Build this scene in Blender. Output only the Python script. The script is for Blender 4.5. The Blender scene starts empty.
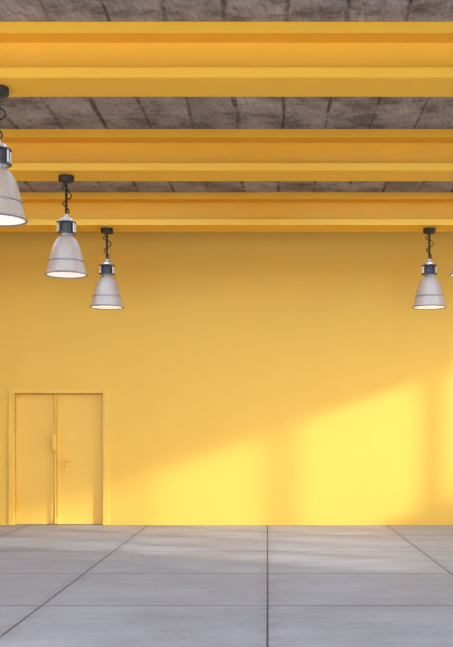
import bpy, bmesh, math
from mathutils import Vector, Matrix

S = bpy.context.scene
C = S.collection
PI = math.pi

# ------------------------------------------------------------------ camera, sky, sun, exposure
cd = bpy.data.cameras.new('camera')
cam = bpy.data.objects.new('camera', cd)
C.objects.link(cam)
S.camera = cam
cam.location = (0, 0, 1.5)
cam.rotation_euler = (PI / 2, 0, 0)
cd.sensor_fit = 'VERTICAL'
cd.sensor_height = 36
cd.sensor_width = 36
cd.lens = 980 / 647 * 36
cd.shift_x = -41 / 647
cd.shift_y = 111.5 / 647
cd.clip_end = 400

SUN_DIR = Vector((1, -0.5, 0.35)).normalized()     # towards the sun
w = bpy.data.worlds.new('sky')
S.world = w
w.use_nodes = True
nt = w.node_tree
bg = nt.nodes['Background']
# clear hazy sky: pale at the horizon, bluer overhead
stc = nt.nodes.new('ShaderNodeTexCoord')
sxyz = nt.nodes.new('ShaderNodeSeparateXYZ')
nt.links.new(stc.outputs['Generated'], sxyz.inputs[0])
srmp = nt.nodes.new('ShaderNodeValToRGB')
nt.links.new(sxyz.outputs[2], srmp.inputs[0])
while len(srmp.color_ramp.elements) < 4: srmp.color_ramp.elements.new(.5)
for i, (pos, col) in enumerate([(0.0, (.74, .77, .82)), (.12, (.62, .70, .82)), (.4, (.60, .76, 1.0)), (1.0, (.66, .81, 1.0))]):
    e = srmp.color_ramp.elements[i]
    e.position = pos; e.color = (*col, 1)
# haze brightening towards the sun
sdot = nt.nodes.new('ShaderNodeVectorMath'); sdot.operation = 'DOT_PRODUCT'
sdot.inputs[1].default_value = SUN_DIR
nt.links.new(stc.outputs['Generated'], sdot.inputs[0])
smax = nt.nodes.new('ShaderNodeMath'); smax.operation = 'MAXIMUM'; smax.inputs[1].default_value = 0
nt.links.new(sdot.outputs['Value'], smax.inputs[0])
spow = nt.nodes.new('ShaderNodeMath'); spow.operation = 'POWER'; spow.inputs[1].default_value = 40
nt.links.new(smax.outputs[0], spow.inputs[0])
sglow = nt.nodes.new('ShaderNodeVectorMath'); sglow.operation = 'SCALE'
AUREOLE = 9.0
sglow.inputs[0].default_value = (AUREOLE, AUREOLE * .88, AUREOLE * .72)
nt.links.new(spow.outputs[0], sglow.inputs['Scale'])
sadd = nt.nodes.new('ShaderNodeVectorMath'); sadd.operation = 'ADD'
nt.links.new(srmp.outputs[0], sadd.inputs[0]); nt.links.new(sglow.outputs[0], sadd.inputs[1])
nt.links.new(sadd.outputs[0], bg.inputs[0])
w.cycles.sampling_method = 'MANUAL'; w.cycles.sample_map_resolution = 1024
bg.inputs[1].default_value = 1.9
SUN_POWER = 2.3
sl = bpy.data.lights.new('sun', 'SUN')
sl.energy = SUN_POWER
sl.angle = math.radians(2.6)
sl.color = (1.0, 0.92, 0.86)
so = bpy.data.objects.new('sun', sl)
so.rotation_euler = (-SUN_DIR).to_track_quat('-Z', 'Y').to_euler()
so.location = (30, -15, 10)
C.objects.link(so)

S.view_settings.view_transform = 'Standard'
S.view_settings.look = 'None'
S.view_settings.gamma = 1
S.view_settings.use_curve_mapping = False
S.view_settings.exposure = 0.76

# ------------------------------------------------------------------ dimensions
WALL_Y = 16.33
HB = 3.15                       # beam underside above the eye
Z_BEAM = 1.5 + HB               # beam underside
Z_CEIL = 1.5 + HB * 1.157       # ceiling
XR, XL, YF = 7.0, -8.0, 6.0     # side walls, open front
BW = 0.495                      # flange width

# ------------------------------------------------------------------ materials
def new_mat(name, col=(.8, .8, .8), rough=.5, metal=0.0, spec=.5):
    m = bpy.data.materials.new(name)
    m.use_nodes = True
    p = m.node_tree.nodes['Principled BSDF']
    p.inputs['Base Color'].default_value = (*col, 1)
    p.inputs['Roughness'].default_value = rough
    p.inputs['Metallic'].default_value = metal
    p.inputs['Specular IOR Level'].default_value = spec
    return m, m.node_tree, p

def node(nt, t, **kw):
    n = nt.nodes.new(t)
    for k, v in kw.items():
        if k in n.inputs.keys():
            n.inputs[k].default_value = v
        else:
            setattr(n, k, v)
    return n

def L(nt, a, b): nt.links.new(a, b)

def math_node(nt, op, a=None, b=None, c=None, clamp=False):
    n = nt.nodes.new('ShaderNodeMath'); n.operation = op; n.use_clamp = clamp
    for i, v in enumerate((a, b, c)):
        if v is None: continue
        if hasattr(v, 'is_linked'): nt.links.new(v, n.inputs[i])
        else: n.inputs[i].default_value = v
    return n.outputs[0]

def ramp(nt, fac, stops):
    n = nt.nodes.new('ShaderNodeValToRGB')
    e = n.color_ramp.elements
    while len(e) < len(stops): e.new(.5)
    for i, (p, c) in enumerate(stops):
        e[i].position = p
        e[i].color = (*c, 1) if isinstance(c, tuple) else (c, c, c, 1)
    nt.links.new(fac, n.inputs[0])
    return n.outputs[0]

def mixcol(nt, fac, a, b, mode='MIX'):
    n = nt.nodes.new('ShaderNodeMix'); n.data_type = 'RGBA'; n.blend_type = mode
    for s, v in ((n.inputs[0], fac), (n.inputs[6], a), (n.inputs[7], b)):
        if hasattr(v, 'is_linked'): nt.links.new(v, s)
        else: s.default_value = v if not isinstance(v, tuple) else (*v, 1)
    return n.outputs[2]

def noise(nt, vec, scale, detail=4, rough=.55, dist=0):
    n = node(nt, 'ShaderNodeTexNoise', Scale=scale, Detail=detail, Roughness=rough, Distortion=dist)
    nt.links.new(vec, n.inputs['Vector'])
    return n.outputs['Fac']

def coords(nt, scale=(1, 1, 1), rot=(0, 0, 0)):
    tc = nt.nodes.new('ShaderNodeTexCoord')
    mp = nt.nodes.new('ShaderNodeMapping')
    mp.inputs['Scale'].default_value = scale
    mp.inputs['Rotation'].default_value = rot
    nt.links.new(tc.outputs['Object'], mp.inputs[0])
    return mp.outputs[0]

def bump(nt, p, h, strength, dist=.01):
    b = node(nt, 'ShaderNodeBump', Strength=strength, Distance=dist)
    nt.links.new(h, b.inputs['Height'])
    nt.links.new(b.outputs[0], p.inputs['Normal'])

YEL = (0.92, 0.555, 0.09)

def paint(name, col, rough, bumps=.15):
    m, nt, p = new_mat(name, col, rough, spec=.35)
    v = coords(nt)
    n1 = noise(nt, v, 1.6, 5)
    c = mixcol(nt, n1, tuple(x * .965 for x in col), tuple(min(1, x * 1.03) for x in col))
    L(nt, c, p.inputs['Base Color'])
    bump(nt, p, noise(nt, v, 55, 3), bumps, .004)
    return m
M = {}
M['wall'] = paint('yellow wall paint', YEL, .62, .25)
M['beam'] = paint('yellow beam paint', (0.92, 0.49, 0.042), .5, .08)
M['door'] = paint('yellow door paint', YEL, .42, .05)
M['dark_metal'] = new_mat('dark brown metal', (.018, .015, .013), .5)[0]
M['cable'] = new_mat('black cable', (.015, .015, .018), .55)[0]
M['alu'] = new_mat('light cast aluminium', (.72, .70, .68), .35, .5)[0]
M['ring'] = new_mat('dark grey ring metal', (.10, .105, .12), .3, .6)[0]
M['housing'] = new_mat('dark grey housing', (.08, .085, .09), .45)[0]
M['steel'] = new_mat('polished steel post', (.85, .84, .83), .2, .6)[0]
M['band'] = new_mat('grey steel band', (.33, .33, .36), .35, .7)[0]
M['keyhole'] = new_mat('keyhole dark', (.03, .02, .01), .6)[0]
M['frame'] = new_mat('grey window frame', (.25, .25, .26), .5)[0]

def shade_mat():
    m, nt, p = new_mat('frosted prismatic shade', (.66, .58, .53), .34, .1)
    v = coords(nt)
    n1 = noise(nt, v, 60, 4, .7)
    c = ramp(nt, n1, [(.35, (.58, .49, .43)), (.65, (.80, .70, .63))])
    L(nt, c, p.inputs['Base Color'])
    p.inputs['Transmission Weight'].default_value = .0
    p.inputs['Coat Weight'].default_value = .25
    # fine vertical prisms round the bell
    g = nt.nodes.new('ShaderNodeSeparateXYZ'); L(nt, v, g.inputs[0])
    ang = math_node(nt, 'ARCTAN2', g.outputs[1], g.outputs[0])
    s = math_node(nt, 'SINE', math_node(nt, 'MULTIPLY', ang, 90.0))
    bump(nt, p, s, .12, .004)
    # frosted: part of the light comes through the wall of the bell
    tr = nt.nodes.new('ShaderNodeBsdfTranslucent'); tr.inputs[0].default_value = (.90, .82, .72, 1)
    tp = nt.nodes.new('ShaderNodeBsdfTransparent'); tp.inputs[0].default_value = (.95, .92, .88, 1)
    m1 = nt.nodes.new('ShaderNodeMixShader'); m1.inputs[0].default_value = .35
    L(nt, tr.outputs[0], m1.inputs[1]); L(nt, tp.outputs[0], m1.inputs[2])
    m2 = nt.nodes.new('ShaderNodeMixShader'); m2.inputs[0].default_value = .36
    L(nt, p.outputs[0], m2.inputs[1]); L(nt, m1.outputs[0], m2.inputs[2])
    L(nt, m2.outputs[0], nt.nodes['Material Output'].inputs['Surface'])
    return m
M['shade'] = shade_mat()
M['reflector'] = new_mat('white reflector lining', (.85, .85, .85), .35)[0]
m, nt, p = new_mat('opal diffuser', (.9, .9, .9), .4)
p.inputs['Emission Color'].default_value = (1, .97, .93, 1)
p.inputs['Emission Strength'].default_value = .32
M['diffuser'] = m

def ceiling_mat():
    m, nt, p = new_mat('board marked concrete', rough=.85, spec=.2)
    v = coords(nt)
    sx = nt.nodes.new('ShaderNodeSeparateXYZ'); L(nt, v, sx.inputs[0])
    wob = math_node(nt, 'MULTIPLY', math_node(nt, 'SUBTRACT', noise(nt, coords(nt, (1, .6, 1)), .8, 6, .45), .5), .17)
    x = math_node(nt, 'ADD', sx.outputs[0], wob)
    t = math_node(nt, 'DIVIDE', math_node(nt, 'ADD', x, 20.12), .52)
    fr = math_node(nt, 'FRACT', t)
    cell = math_node(nt, 'FLOOR', t)
    d = math_node(nt, 'ABSOLUTE', math_node(nt, 'SUBTRACT', fr, .5))      # .5 at a joint
    # joints of changing width and darkness
    jw = noise(nt, v, 1.1, 3)
    edge = math_node(nt, 'SUBTRACT', d, math_node(nt, 'SUBTRACT', .5, math_node(nt, 'MULTIPLY', jw, .11)))
    joint = math_node(nt, 'MULTIPLY', edge, 28.0, clamp=True)
    joint = math_node(nt, 'MULTIPLY', joint, ramp(nt, noise(nt, v, 1.9, 8, .75), [(.40, .05), (.56, 1.0)]))
    wn = nt.nodes.new('ShaderNodeTexWhiteNoise'); wn.noise_dimensions = '1D'
    L(nt, cell, wn.inputs['W'])
    # wood grain imprint, slanted
    grain_v = coords(nt, (5, 1.3, 1), (0, 0, .7))
    wv = node(nt, 'ShaderNodeTexWave', Scale=1.2, Distortion=11.0, Detail=5.0)
    wv.inputs['Detail Scale'].default_value = 1.2
    L(nt, grain_v, wv.inputs['Vector'])
    grain = wv.outputs['Fac']
    big = noise(nt, v, 2.2, 7, .65)
    fine = noise(nt, coords(nt, (3, 1, 1), (0, 0, .4)), 9, 8, .75)
    pits = ramp(nt, noise(nt, coords(nt, (1, 1.8, 1)), 4.5, 10, .8, .5), [(.36, 0.0), (.46, 1.0)])
    c = ramp(nt, big, [(.36, (.14, .112, .105)), (.47, (.38, .325, .31)), (.62, (.58, .51, .485))])
    c = mixcol(nt, math_node(nt, 'MULTIPLY', math_node(nt, 'SUBTRACT', 1.0, grain), .24), c, (.10, .078, .07))
    c = mixcol(nt, .35, c, ramp(nt, fine, [(.35, (.13, .10, .09)), (.65, (.42, .36, .34))]))
    c = mixcol(nt, math_node(nt, 'MULTIPLY', wn.outputs['Value'], .3), c, (.16, .13, .12))
    c = mixcol(nt, math_node(nt, 'MULTIPLY', math_node(nt, 'SUBTRACT', 1.0, pits), .7), c, (.05, .042, .038))
    c = mixcol(nt, math_node(nt, 'MULTIPLY', joint, .85), c, (.045, .04, .036))
    L(nt, c, p.inputs['Base Color'])
    h = math_node(nt, 'ADD', math_node(nt, 'MULTIPLY', joint, -1.0), math_node(nt, 'MULTIPLY', pits, .6))
    h = math_node(nt, 'ADD', h, math_node(nt, 'MULTIPLY', grain, .3))
    bump(nt, p, h, .6, .02)
    return m
M['ceiling'] = ceiling_mat()

TILE = 1.985
def floor_mat():
    m, nt, p = new_mat('concrete slab floor', rough=.6, spec=.3)
    v = coords(nt)
    sx = nt.nodes.new('ShaderNodeSeparateXYZ'); L(nt, v, sx.inputs[0])
    wob = math_node(nt, 'MULTIPLY', math_node(nt, 'SUBTRACT', noise(nt, v, 7, 6, .7), .5), .018)
    def line(co, off, width):
        t = math_node(nt, 'DIVIDE', math_node(nt, 'ADD', math_node(nt, 'ADD', co, wob), off), TILE)
        d = math_node(nt, 'ABSOLUTE', math_node(nt, 'SUBTRACT', math_node(nt, 'FRACT', t), .5))
        d = math_node(nt, 'MULTIPLY', math_node(nt, 'SUBTRACT', .5, d), TILE)   # metres from the joint
        a = math_node(nt, 'SUBTRACT', 1.0, math_node(nt, 'DIVIDE', d, width), clamp=True)
        return a, t
    ax, tx = line(sx.outputs[0], 40 * TILE, .0105)
    ay, ty = line(sx.outputs[1], 40 * TILE - 8.62, .016)
    # soft grime along the joints
    gx, _ = line(sx.outputs[0], 40 * TILE, .12)
    joint = math_node(nt, 'MAXIMUM', math_node(nt, 'MULTIPLY', ax, 2.2, clamp=True), math_node(nt, 'MULTIPLY', ay, 1.5, clamp=True))
    cv = nt.nodes.new('ShaderNodeCombineXYZ')
    L(nt, math_node(nt, 'FLOOR', tx), cv.inputs[0]); L(nt, math_node(nt, 'FLOOR', ty), cv.inputs[1])
    wn = nt.nodes.new('ShaderNodeTexWhiteNoise'); wn.noise_dimensions = '2D'
    L(nt, cv.outputs[0], wn.inputs['Vector'])
    big = noise(nt, coords(nt, (1, 1.6, 1)), .9, 7, .62)
    fine = noise(nt, coords(nt, (1, 3, 1)), 14, 8, .75)
    c = ramp(nt, big, [(.35, (.235, .242, .27)), (.5, (.318, .327, .358)), (.65, (.405, .41, .44))])
    c = mixcol(nt, .28, c, ramp(nt, fine, [(.3, (.22, .215, .22)), (.7, (.52, .51, .52))]))
    c = mixcol(nt, math_node(nt, 'MULTIPLY', wn.outputs['Value'], .22), c, (.34, .325, .32))
    # darker scuffs and little scratches
    sc = ramp(nt, noise(nt, coords(nt, (1, 5, 1)), 3.1, 10, .8, .5), [(.37, 1.0), (.43, 0.0)])
    c = mixcol(nt, math_node(nt, 'MULTIPLY', sc, .7), c, (.17, .16, .155))
    gr = math_node(nt, 'MULTIPLY', gx, ramp(nt, noise(nt, v, 5, 7, .75), [(.45, 0.0), (.65, .6)]))
    c = mixcol(nt, gr, c, (.13, .12, .115))
    c = mixcol(nt, math_node(nt, 'MULTIPLY', joint, .9), c, (.03, .03, .035))
    L(nt, c, p.inputs['Base Color'])
    L(nt, ramp(nt, big, [(.3, .5), (.7, .68)]), p.inputs['Roughness'])
    h = math_node(nt, 'ADD', math_node(nt, 'MULTIPLY', joint, -1.0), math_node(nt, 'MULTIPLY', fine, .15))
    bump(nt, p, h, .35, .01)
    return m
M['floor'] = floor_mat()

def ground_mat():
    m, nt, p = new_mat('pale outdoor paving', (.5, .48, .46), .8)
    n1 = noise(nt, coords(nt), .6, 6)
    L(nt, ramp(nt, n1, [(.3, (.56, .54, .52)), (.7, (.66, .64, .62))]), p.inputs['Base Color'])
    return m
M['ground'] = ground_mat()
def opal_mat():  # translucent panes of the added, unseen rooflights
    m, nt, p = new_mat('added opal rooflight', (.85, .88, .92), .5)
    tr = nt.nodes.new('ShaderNodeBsdfTranslucent')
    tr.inputs[0].default_value = (.86, .93, 1.0, 1)
    nt.links.new(tr.outputs[0], nt.nodes['Material Output'].inputs['Surface'])
    return m
M['opal'] = opal_mat()
M['plaster'] = new_mat('pale grey render', (.5, .49, .47), .85)[0]

# ------------------------------------------------------------------ mesh helpers
def box(bm, x0, x1, y0, y1, z0, z1, bev=0):
    g = bmesh.ops.create_cube(bm, size=1)
    vs = g['verts']
    bmesh.ops.scale(bm, vec=(x1 - x0, y1 - y0, z1 - z0), verts=vs)
    bmesh.ops.translate(bm, vec=((x0 + x1) / 2, (y0 + y1) / 2, (z0 + z1) / 2), verts=vs)
    if bev:
        es = list({e for v in vs for e in v.link_edges})
        bmesh.ops.bevel(bm, geom=es, offset=bev, segments=2, affect='EDGES', profile=.5)

def boxes(*bs, bev=0):
    bm = bmesh.new()
    for b in bs: box(bm, *b, bev=bev)
    return bm

def lathe(profile, n=64, closed=False, bm=None):
    bm = bm or bmesh.new()
    rings = []
    for r, z in profile:
        if r < 1e-6: rings.append([bm.verts.new((0, 0, z))])
        else: rings.append([bm.verts.new((r * math.cos(2 * PI * i / n), r * math.sin(2 * PI * i / n), z)) for i in range(n)])
    pairs = list(zip(rings, rings[1:]))
    if closed: pairs.append((rings[-1], rings[0]))
    for a, b in pairs:
        for i in range(n):
            j = (i + 1) % n
            if len(a) == 1 and len(b) == 1: continue
            if len(a) == 1: bm.faces.new((a[0], b[j], b[i]))
            elif len(b) == 1: bm.faces.new((a[i], a[j], b[0]))
            else: bm.faces.new((a[i], a[j], b[j], b[i]))
    bmesh.ops.recalc_face_normals(bm, faces=bm.faces)
    return bm

def tube(pts, r, n=8, bm=None):
    bm = bm or bmesh.new()
    pts = [Vector(p) for p in pts]
    prev = None; rings = []
    for i, p in enumerate(pts):
        t = (pts[min(i + 1, len(pts) - 1)] - pts[max(i - 1, 0)]).normalized()
        if prev is None:
            u = t.orthogonal().normalized()
        else:
            u = (prev - t * prev.dot(t)).normalized()
        prev = u
        q = t.cross(u)
        rings.append([bm.verts.new(p + r * (math.cos(2 * PI * k / n) * u + math.sin(2 * PI * k / n) * q)) for k in range(n)])
    for a, b in zip(rings, rings[1:]):
        for k in range(n):
            j = (k + 1) % n
            bm.faces.new((a[k], a[j], b[j], b[k]))
    bm.faces.new(rings[0][::-1]); bm.faces.new(rings[-1])
    bmesh.ops.recalc_face_normals(bm, faces=bm.faces)
    return bm

def obj(name, bm, mat, parent=None, smooth=False, loc=None):
    me = bpy.data.meshes.new(name)
    bmesh.ops.recalc_face_normals(bm, faces=bm.faces)
    bm.to_mesh(me); bm.free()
    me.materials.append(mat)
    if smooth:
        me.polygons.foreach_set('use_smooth', [True] * len(me.polygons))
        me.set_sharp_from_angle(angle=math.radians(40))
    o = bpy.data.objects.new(name, me)
    C.objects.link(o)
    if parent: o.parent = parent
    if loc: o.location = loc
    return o

def struct(name, bm, mat, parent=None):
    o = obj(name, bm, mat, parent)
    if parent is None: o['kind'] = 'structure'
    return o

def thing(name, label, cat, loc=(0, 0, 0), group=None):
    o = bpy.data.objects.new(name, None)
    o.empty_display_size = .2
    C.objects.link(o)
    o.location = loc
    o['label'] = label; o['category'] = cat
    if group: o['group'] = group
    return o

# ------------------------------------------------------------------ the room
T = .35
# door opening in the back wall
DX0, DX1, DZ1 = -4.215, -2.745, 2.195
SILL, HEAD = 1.78, 4.08           # strip window in the right wall
struct('floor', boxes((XL - T, XR + T, YF - T, WALL_Y + T, -.2, 0)), M['floor'])
# concrete ceiling with two rows of opal rooflights, added unseen behind the beams for their light
ROOF_ROWS = [(9.25, 10.5), (12.3, 14.0)]
ROOF_X = [(-5.4, -.4), (.4, 5.4)]
zc0, zc1 = Z_CEIL, Z_CEIL + .1
cells = []
yy = 4.3  # ceiling runs out past the front, an added overhang cutting overhead sky
for (a, b) in ROOF_ROWS:
    cells.append((XL - T, XR + T, yy, a, zc0, zc1))
    xx = XL - T
    for (c0, c1) in ROOF_X:
        cells.append((xx, c0, a, b, zc0, zc1)); xx = c1
    cells.append((xx, XR + T, a, b, zc0, zc1))
    yy = b
cells.append((XL - T, XR + T, yy, WALL_Y + T, zc0, zc1))
struct('ceiling', boxes(*cells), M['ceiling'])
n = 2
for (a, b) in ROOF_ROWS:
    for (c0, c1) in ROOF_X:
        struct('window_%d' % n, boxes((c0, c1, a, b, zc0 + .03, zc0 + .06)), M['opal']); n += 1
struct('wall_back', boxes((XL - T, DX0, WALL_Y, WALL_Y + T, 0, Z_CEIL), (DX1, XR + T, WALL_Y, WALL_Y + T, 0, Z_CEIL),
                          (DX0, DX1, WALL_Y, WALL_Y + T, DZ1, Z_CEIL), (DX0, DX1, WALL_Y + .12, WALL_Y + T, 0, DZ1)), M['wall'])
struct('wall_left', boxes((XL - T, XL, YF, WALL_Y, 0, Z_CEIL)), M['wall'])
WY0, WY1 = 7.85, 16.0
struct('wall_right', boxes((XR, XR + T, YF, WALL_Y, 0, SILL), (XR, XR + T, YF, WALL_Y, HEAD, Z_CEIL),
                           (XR, XR + T, YF, WY0, SILL, HEAD), (XR, XR + T, WY1, WALL_Y, SILL, HEAD)), M['wall'])
FX0, FX1, FZ1 = -7.7, 6.7, 5.05
struct('wall_front', boxes((XL - T, FX0, YF - T, YF, 0, Z_CEIL), (FX1, XR + T, YF - T, YF, 0, Z_CEIL),
                           (FX0, FX1, YF - T, YF, FZ1, Z_CEIL)), M['wall'])
# side window: frame with mullions
bm = boxes((XR + .05, XR + .13, WY0, WY1, SILL, SILL + .05), (XR + .05, XR + .13, WY0, WY1, HEAD - .05, HEAD))
y = 14.16 + 1.27
while y > WY0 + .3:
    box(bm, XR + .04, XR + .14, y - .09, y + .09, SILL, HEAD)
    y -= 1.27
struct('window_1', bm, M['frame'])
# the hall is open to a forecourt; an unseen wall added outside keeps the sun off the floor
struct('wall_sun_block', boxes((XR, XR + T, 1.0, YF - T, 0, 5.3)), M['plaster'])
bm = boxes((-80, 80, -90, YF - T, -.25, -.05), (XR + T, 80, YF - T, 60, -.25, -.05))
struct('ground', bm, M['ground'])

# ------------------------------------------------------------------ double door
door = bpy.data.objects.new('door_1', None)
C.objects.link(door)
door.location = (0, WALL_Y, 0)
door['kind'] = 'structure'
door['label'] = 'yellow double door in the back wall with vertical bolt rod'
door['category'] = 'door'
def px(x): return (x - 267.5) / 60.01
def dz(y): return (524.9 - y) / 60.01
# architrave, two steps
obj('door_frame', boxes(
    (px(8.6), px(14.6), -.028, .07, 0, dz(387.9)), (px(103), px(109.2), -.028, .07, 0, dz(387.9)),
    (px(14.6), px(103), -.028, .07, dz(393.3), dz(387.9)), bev=.006), M['door'], door)
RZ = .065
TOP = dz(393.6)
def leaf(x0, x1):
    r = obj('door_leaf', boxes((x0, x1, RZ, RZ + .05, .008, TOP - .008), bev=.004), M['door'], door)
    return r
left = leaf(px(14.9), px(55.0))
right = leaf(px(55.2), px(102.7))
# astragal: stepped meeting strip on the right leaf
obj('meeting_strip', boxes((px(54.6), px(59.6), RZ - .022, RZ + .002, .01, TOP - .01),
                           (px(56.9), px(58.3), RZ - .032, RZ - .02, .01, TOP - .01), bev=.003), M['door'], right)
# bolt rod with case and guides
rod = obj('bolt_rod', tube([(px(55.3), RZ - .06, .02), (px(55.3), RZ - .06, TOP - .02)], .014, 12), M['door'], left, True)
bm = boxes((px(51.9), px(56.3), RZ - .11, RZ - .012, dz(450.2), dz(434.8)), bev=.012)
box(bm, px(53.6), px(56.0), RZ - .075, RZ - .02, dz(452), dz(450), .008)
box(bm, px(53.6), px(56.0), RZ - .075, RZ - .02, dz(435), dz(433), .008)
obj('bolt_case', bm, M['door'], rod)
for zz in (dz(398.3), dz(520)):
    obj('bolt_guide', boxes((px(54.0), px(57.0), RZ - .068, RZ - .005, zz - .03, zz + .03), bev=.008), M['door'], rod)
# lever handle on a long plate
hx = px(64.6)
hp = obj('handle_plate', boxes((hx - .03, hx + .03, RZ - .02, RZ + .002, dz(471), dz(456.3)), bev=.005), M['door'], right)
bm = tube([(hx, RZ, dz(460.4)), (hx, RZ - .07, dz(460.4))], .014, 14)
tube([(hx - .008, RZ - .07, dz(460.4)), (hx + .05, RZ - .072, dz(460.4)), (hx + .13, RZ - .07, dz(460.6))], .013, 12, bm)
obj('door_handle', bm, M['door'], hp, True)
bm = boxes((hx - .004, hx + .004, RZ - .022, RZ - .0198, dz(467.4), dz(466)))
bmesh.ops.create_circle(bm, cap_ends=True, radius=.008, segments=16,
                        matrix=Matrix.Translation((hx, RZ - .0215, dz(466))) @ Matrix.Rotation(PI / 2, 4, 'X'))
obj('keyhole', bm, M['keyhole'], hp)

# ------------------------------------------------------------------ beams
BEAM_LABELS = {
    3: 'yellow steel I-beam nearest the back wall, with two lamps under it',
    2: 'middle yellow steel I-beam, between the nearest and farthest visible beams',
    1: 'large yellow steel I-beam closest to the viewer, at the top of the picture',
}
def beam_front(k): return 980 * HB * (.002797 + (k - 1) * .000983)
for k in (3, 2, 1):
    y0 = beam_front(k); y1 = y0 + BW
    lab = BEAM_LABELS.get(k, 'yellow steel I-beam under the ceiling behind the viewed bays')
    t = thing('steel_beam', lab, 'beam', ((XL + XR) / 2, (y0 + y1) / 2, Z_BEAM), 'yellow beams under the concrete ceiling')
    hx_ = (XR - XL) / 2 - .001; hw = BW / 2; H = Z_CEIL - Z_BEAM
    obj('top_flange', boxes((-hx_, hx_, -hw, hw, H - .101, H - .001), bev=.003), M['beam'], t)
    obj('web', boxes((-hx_, hx_, -.03, .03, .0905, H - .1015)), M['beam'], t)
    obj('bottom_flange', boxes((-hx_, hx_, -hw, hw, 0, .09), bev=.003), M['beam'], t)

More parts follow.
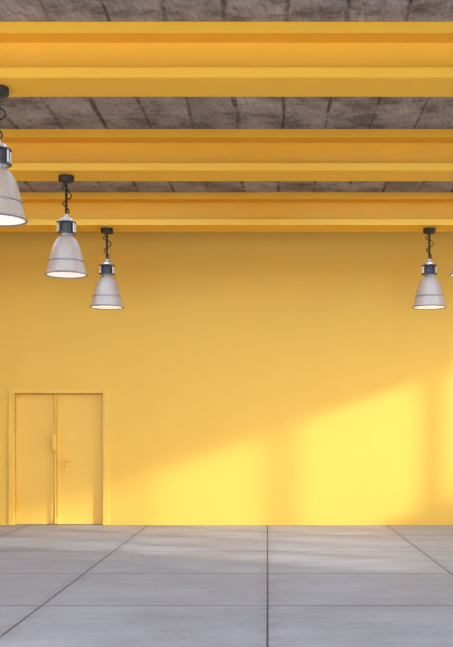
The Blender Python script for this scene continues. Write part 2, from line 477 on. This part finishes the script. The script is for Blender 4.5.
# ------------------------------------------------------------------ pendant lamps
def make_lamp():
    t = thing('pendant_lamp', '', 'lamp', (0, 0, Z_BEAM), 'industrial pendant lamps under the yellow beams')
    # ceiling cup
    obj('canopy', lathe([(0, -.0005), (.088, -.0005), (.094, -.006), (.094, -.062), (.088, -.072), (.03, -.086), (0, -.086)], 48), M['dark_metal'], t, True)
    # link chain
    bm = bmesh.new()
    z = -.086; i = 0
    while z > -.475:
        pts = []
        for k in range(17):
            a = 2 * PI * k / 16
            u = .011 * math.sin(a); v = .019 * math.cos(a)
            pts.append((u if i % 2 else u * .5, 0 if i % 2 else u, z - .019 + v))
        tube(pts, .0075, 6, bm)
        z -= .024; i += 1
    obj('chain', bm, M['cable'], t, True)
    # cable winding loosely round the chain
    pts = []
    for k in range(121):
        f = k / 120
        a = 2 * PI * 2.1 * f + 1.0
        env = math.sin(PI * f) ** .5
        r = .054 * env * (1 + .35 * math.sin(5 * f + 1)) + .008
        pts.append((r * math.cos(a + .3), r * .7 * math.sin(a + .3), -.083 - .407 * f))
    obj('power_cable', tube(pts, .0075, 8), M['cable'], t, True)
    # head: gland, cap, cage of two rings and four posts
    hook = lathe([(0, -.462), (.014, -.462), (.02, -.469), (.02, -.494), (.03, -.502), (.03, -.508), (0, -.508)], 32)
    obj('cable_gland', hook, M['alu'], t, True)
    obj('cap', lathe([(0, -.5075), (.045, -.5085), (.07, -.52), (.078, -.54), (.08, -.56), (0, -.56)], 48), M['alu'], t, True)
    obj('upper_ring', lathe([(0, -.56), (.115, -.56), (.121, -.564), (.121, -.573), (.115, -.577), (0, -.577)], 56), M['ring'], t, True)
    obj('lower_ring', lathe([(.05, -.688), (.115, -.688), (.121, -.692), (.121, -.701), (.115, -.705), (.05, -.705)], 56, closed=True), M['ring'], t, True)
    bm = lathe([(0, -.5765), (.072, -.5765), (.072, -.69), (0, -.69)], 48)
    for k in range(20):      # cooling ribs round the socket housing
        a = 2 * PI * k / 20
        g = bmesh.ops.create_cube(bm, size=1)['verts']
        bmesh.ops.scale(bm, vec=(.012, .005, .10), verts=g)
        bmesh.ops.translate(bm, vec=(.075, 0, -.633), verts=g)
        bmesh.ops.rotate(bm, cent=(0, 0, 0), matrix=Matrix.Rotation(a, 3, 'Z'), verts=g)
    obj('socket_housing', bm, M['housing'], t, True)
    for a in (.40, -.40, PI - .40, PI + .40):
        bm = lathe([(0, -.5765), (.010, -.5765), (.010, -.6885), (0, -.6885)], 16)
        obj('post', bm, M['steel'], t, True, (.104 * math.cos(a), .104 * math.sin(a), 0))
    obj('neck', lathe([(.05, -.7045), (.086, -.7045), (.080, -.72), (.074, -.745), (.07, -.745), (.05, -.72)], 48, closed=True), M['band'], t, True)
    # bell: outer skin down, lining back up
    out = [(.070, -.738), (.084, -.742), (.101, -.758), (.124, -.785), (.144, -.818), (.161, -.856), (.175, -.897), (.187, -.94),
           (.197, -.98), (.205, -1.02), (.2105, -1.05), (.219, -1.09), (.229, -1.13), (.239, -1.17), (.248, -1.20)]
    inn = [(r - .006, z - (.006 if i < 4 else .001)) for i, (r, z) in enumerate(out)]
    bm = lathe(out + inn[::-1], 96, closed=True)
    sh = obj('lamp_shade', bm, M['shade'], t, True)
    obj('shade_band', lathe([(.2050, -1.029), (.2145, -1.033), (.217, -1.040), (.2155, -1.047), (.2090, -1.051)], 96, closed=True), M['band'], sh, True)
    obj('rim', lathe([(.2465, -1.190), (.260, -1.194), (.265, -1.200), (.261, -1.207), (.24, -1.207), (.236, -1.203)], 96, closed=True), M['band'], sh, True)
    for k in range(3):
        a = k * 2 * PI / 3 + .25
        c = Vector((.259 * math.cos(a), .259 * math.sin(a), -1.200))
        bm = boxes((-.007, .007, -.006, .006, -.013, .010), bev=.002)
        obj('clip', bm, M['band'], sh, False, c).rotation_euler.z = a
    obj('diffuser', lathe([(0, -1.1985), (.2352, -1.1985), (.2352, -1.1925), (0, -1.1925)], 96), M['diffuser'], t, True)
    return t

def copy_tree(o, parent=None):
    c = o.copy(); C.objects.link(c); c.parent = parent
    for ch in o.children: copy_tree(ch, c)
    return c

def beam_mid(k): return beam_front(k) + BW / 2
SPOTS = [   # beam, pixel column of the axis, label
    (2, 66.3, 'left pendant lamp hanging from the middle yellow beam, whole lamp in view'),
    (1, -1.6, 'largest pendant lamp, cut off by the left edge, under the closest beam'),
    (3, 106.9, 'small pendant lamp under the farthest beam, above the double door'),
    (3, 429.3, 'pendant lamp under the farthest beam on the right side of the wall'),
    (2, 470.6, 'pendant lamp mostly outside the right edge, only its shade rim showing'),
]
proto = make_lamp()
for i, (k, pxx, lab) in enumerate(SPOTS):
    o = proto if i == 0 else copy_tree(proto)
    Y = beam_mid(k)
    o.location = ((pxx - 267.5) / 980 * Y, Y, Z_BEAM)
    o['label'] = lab
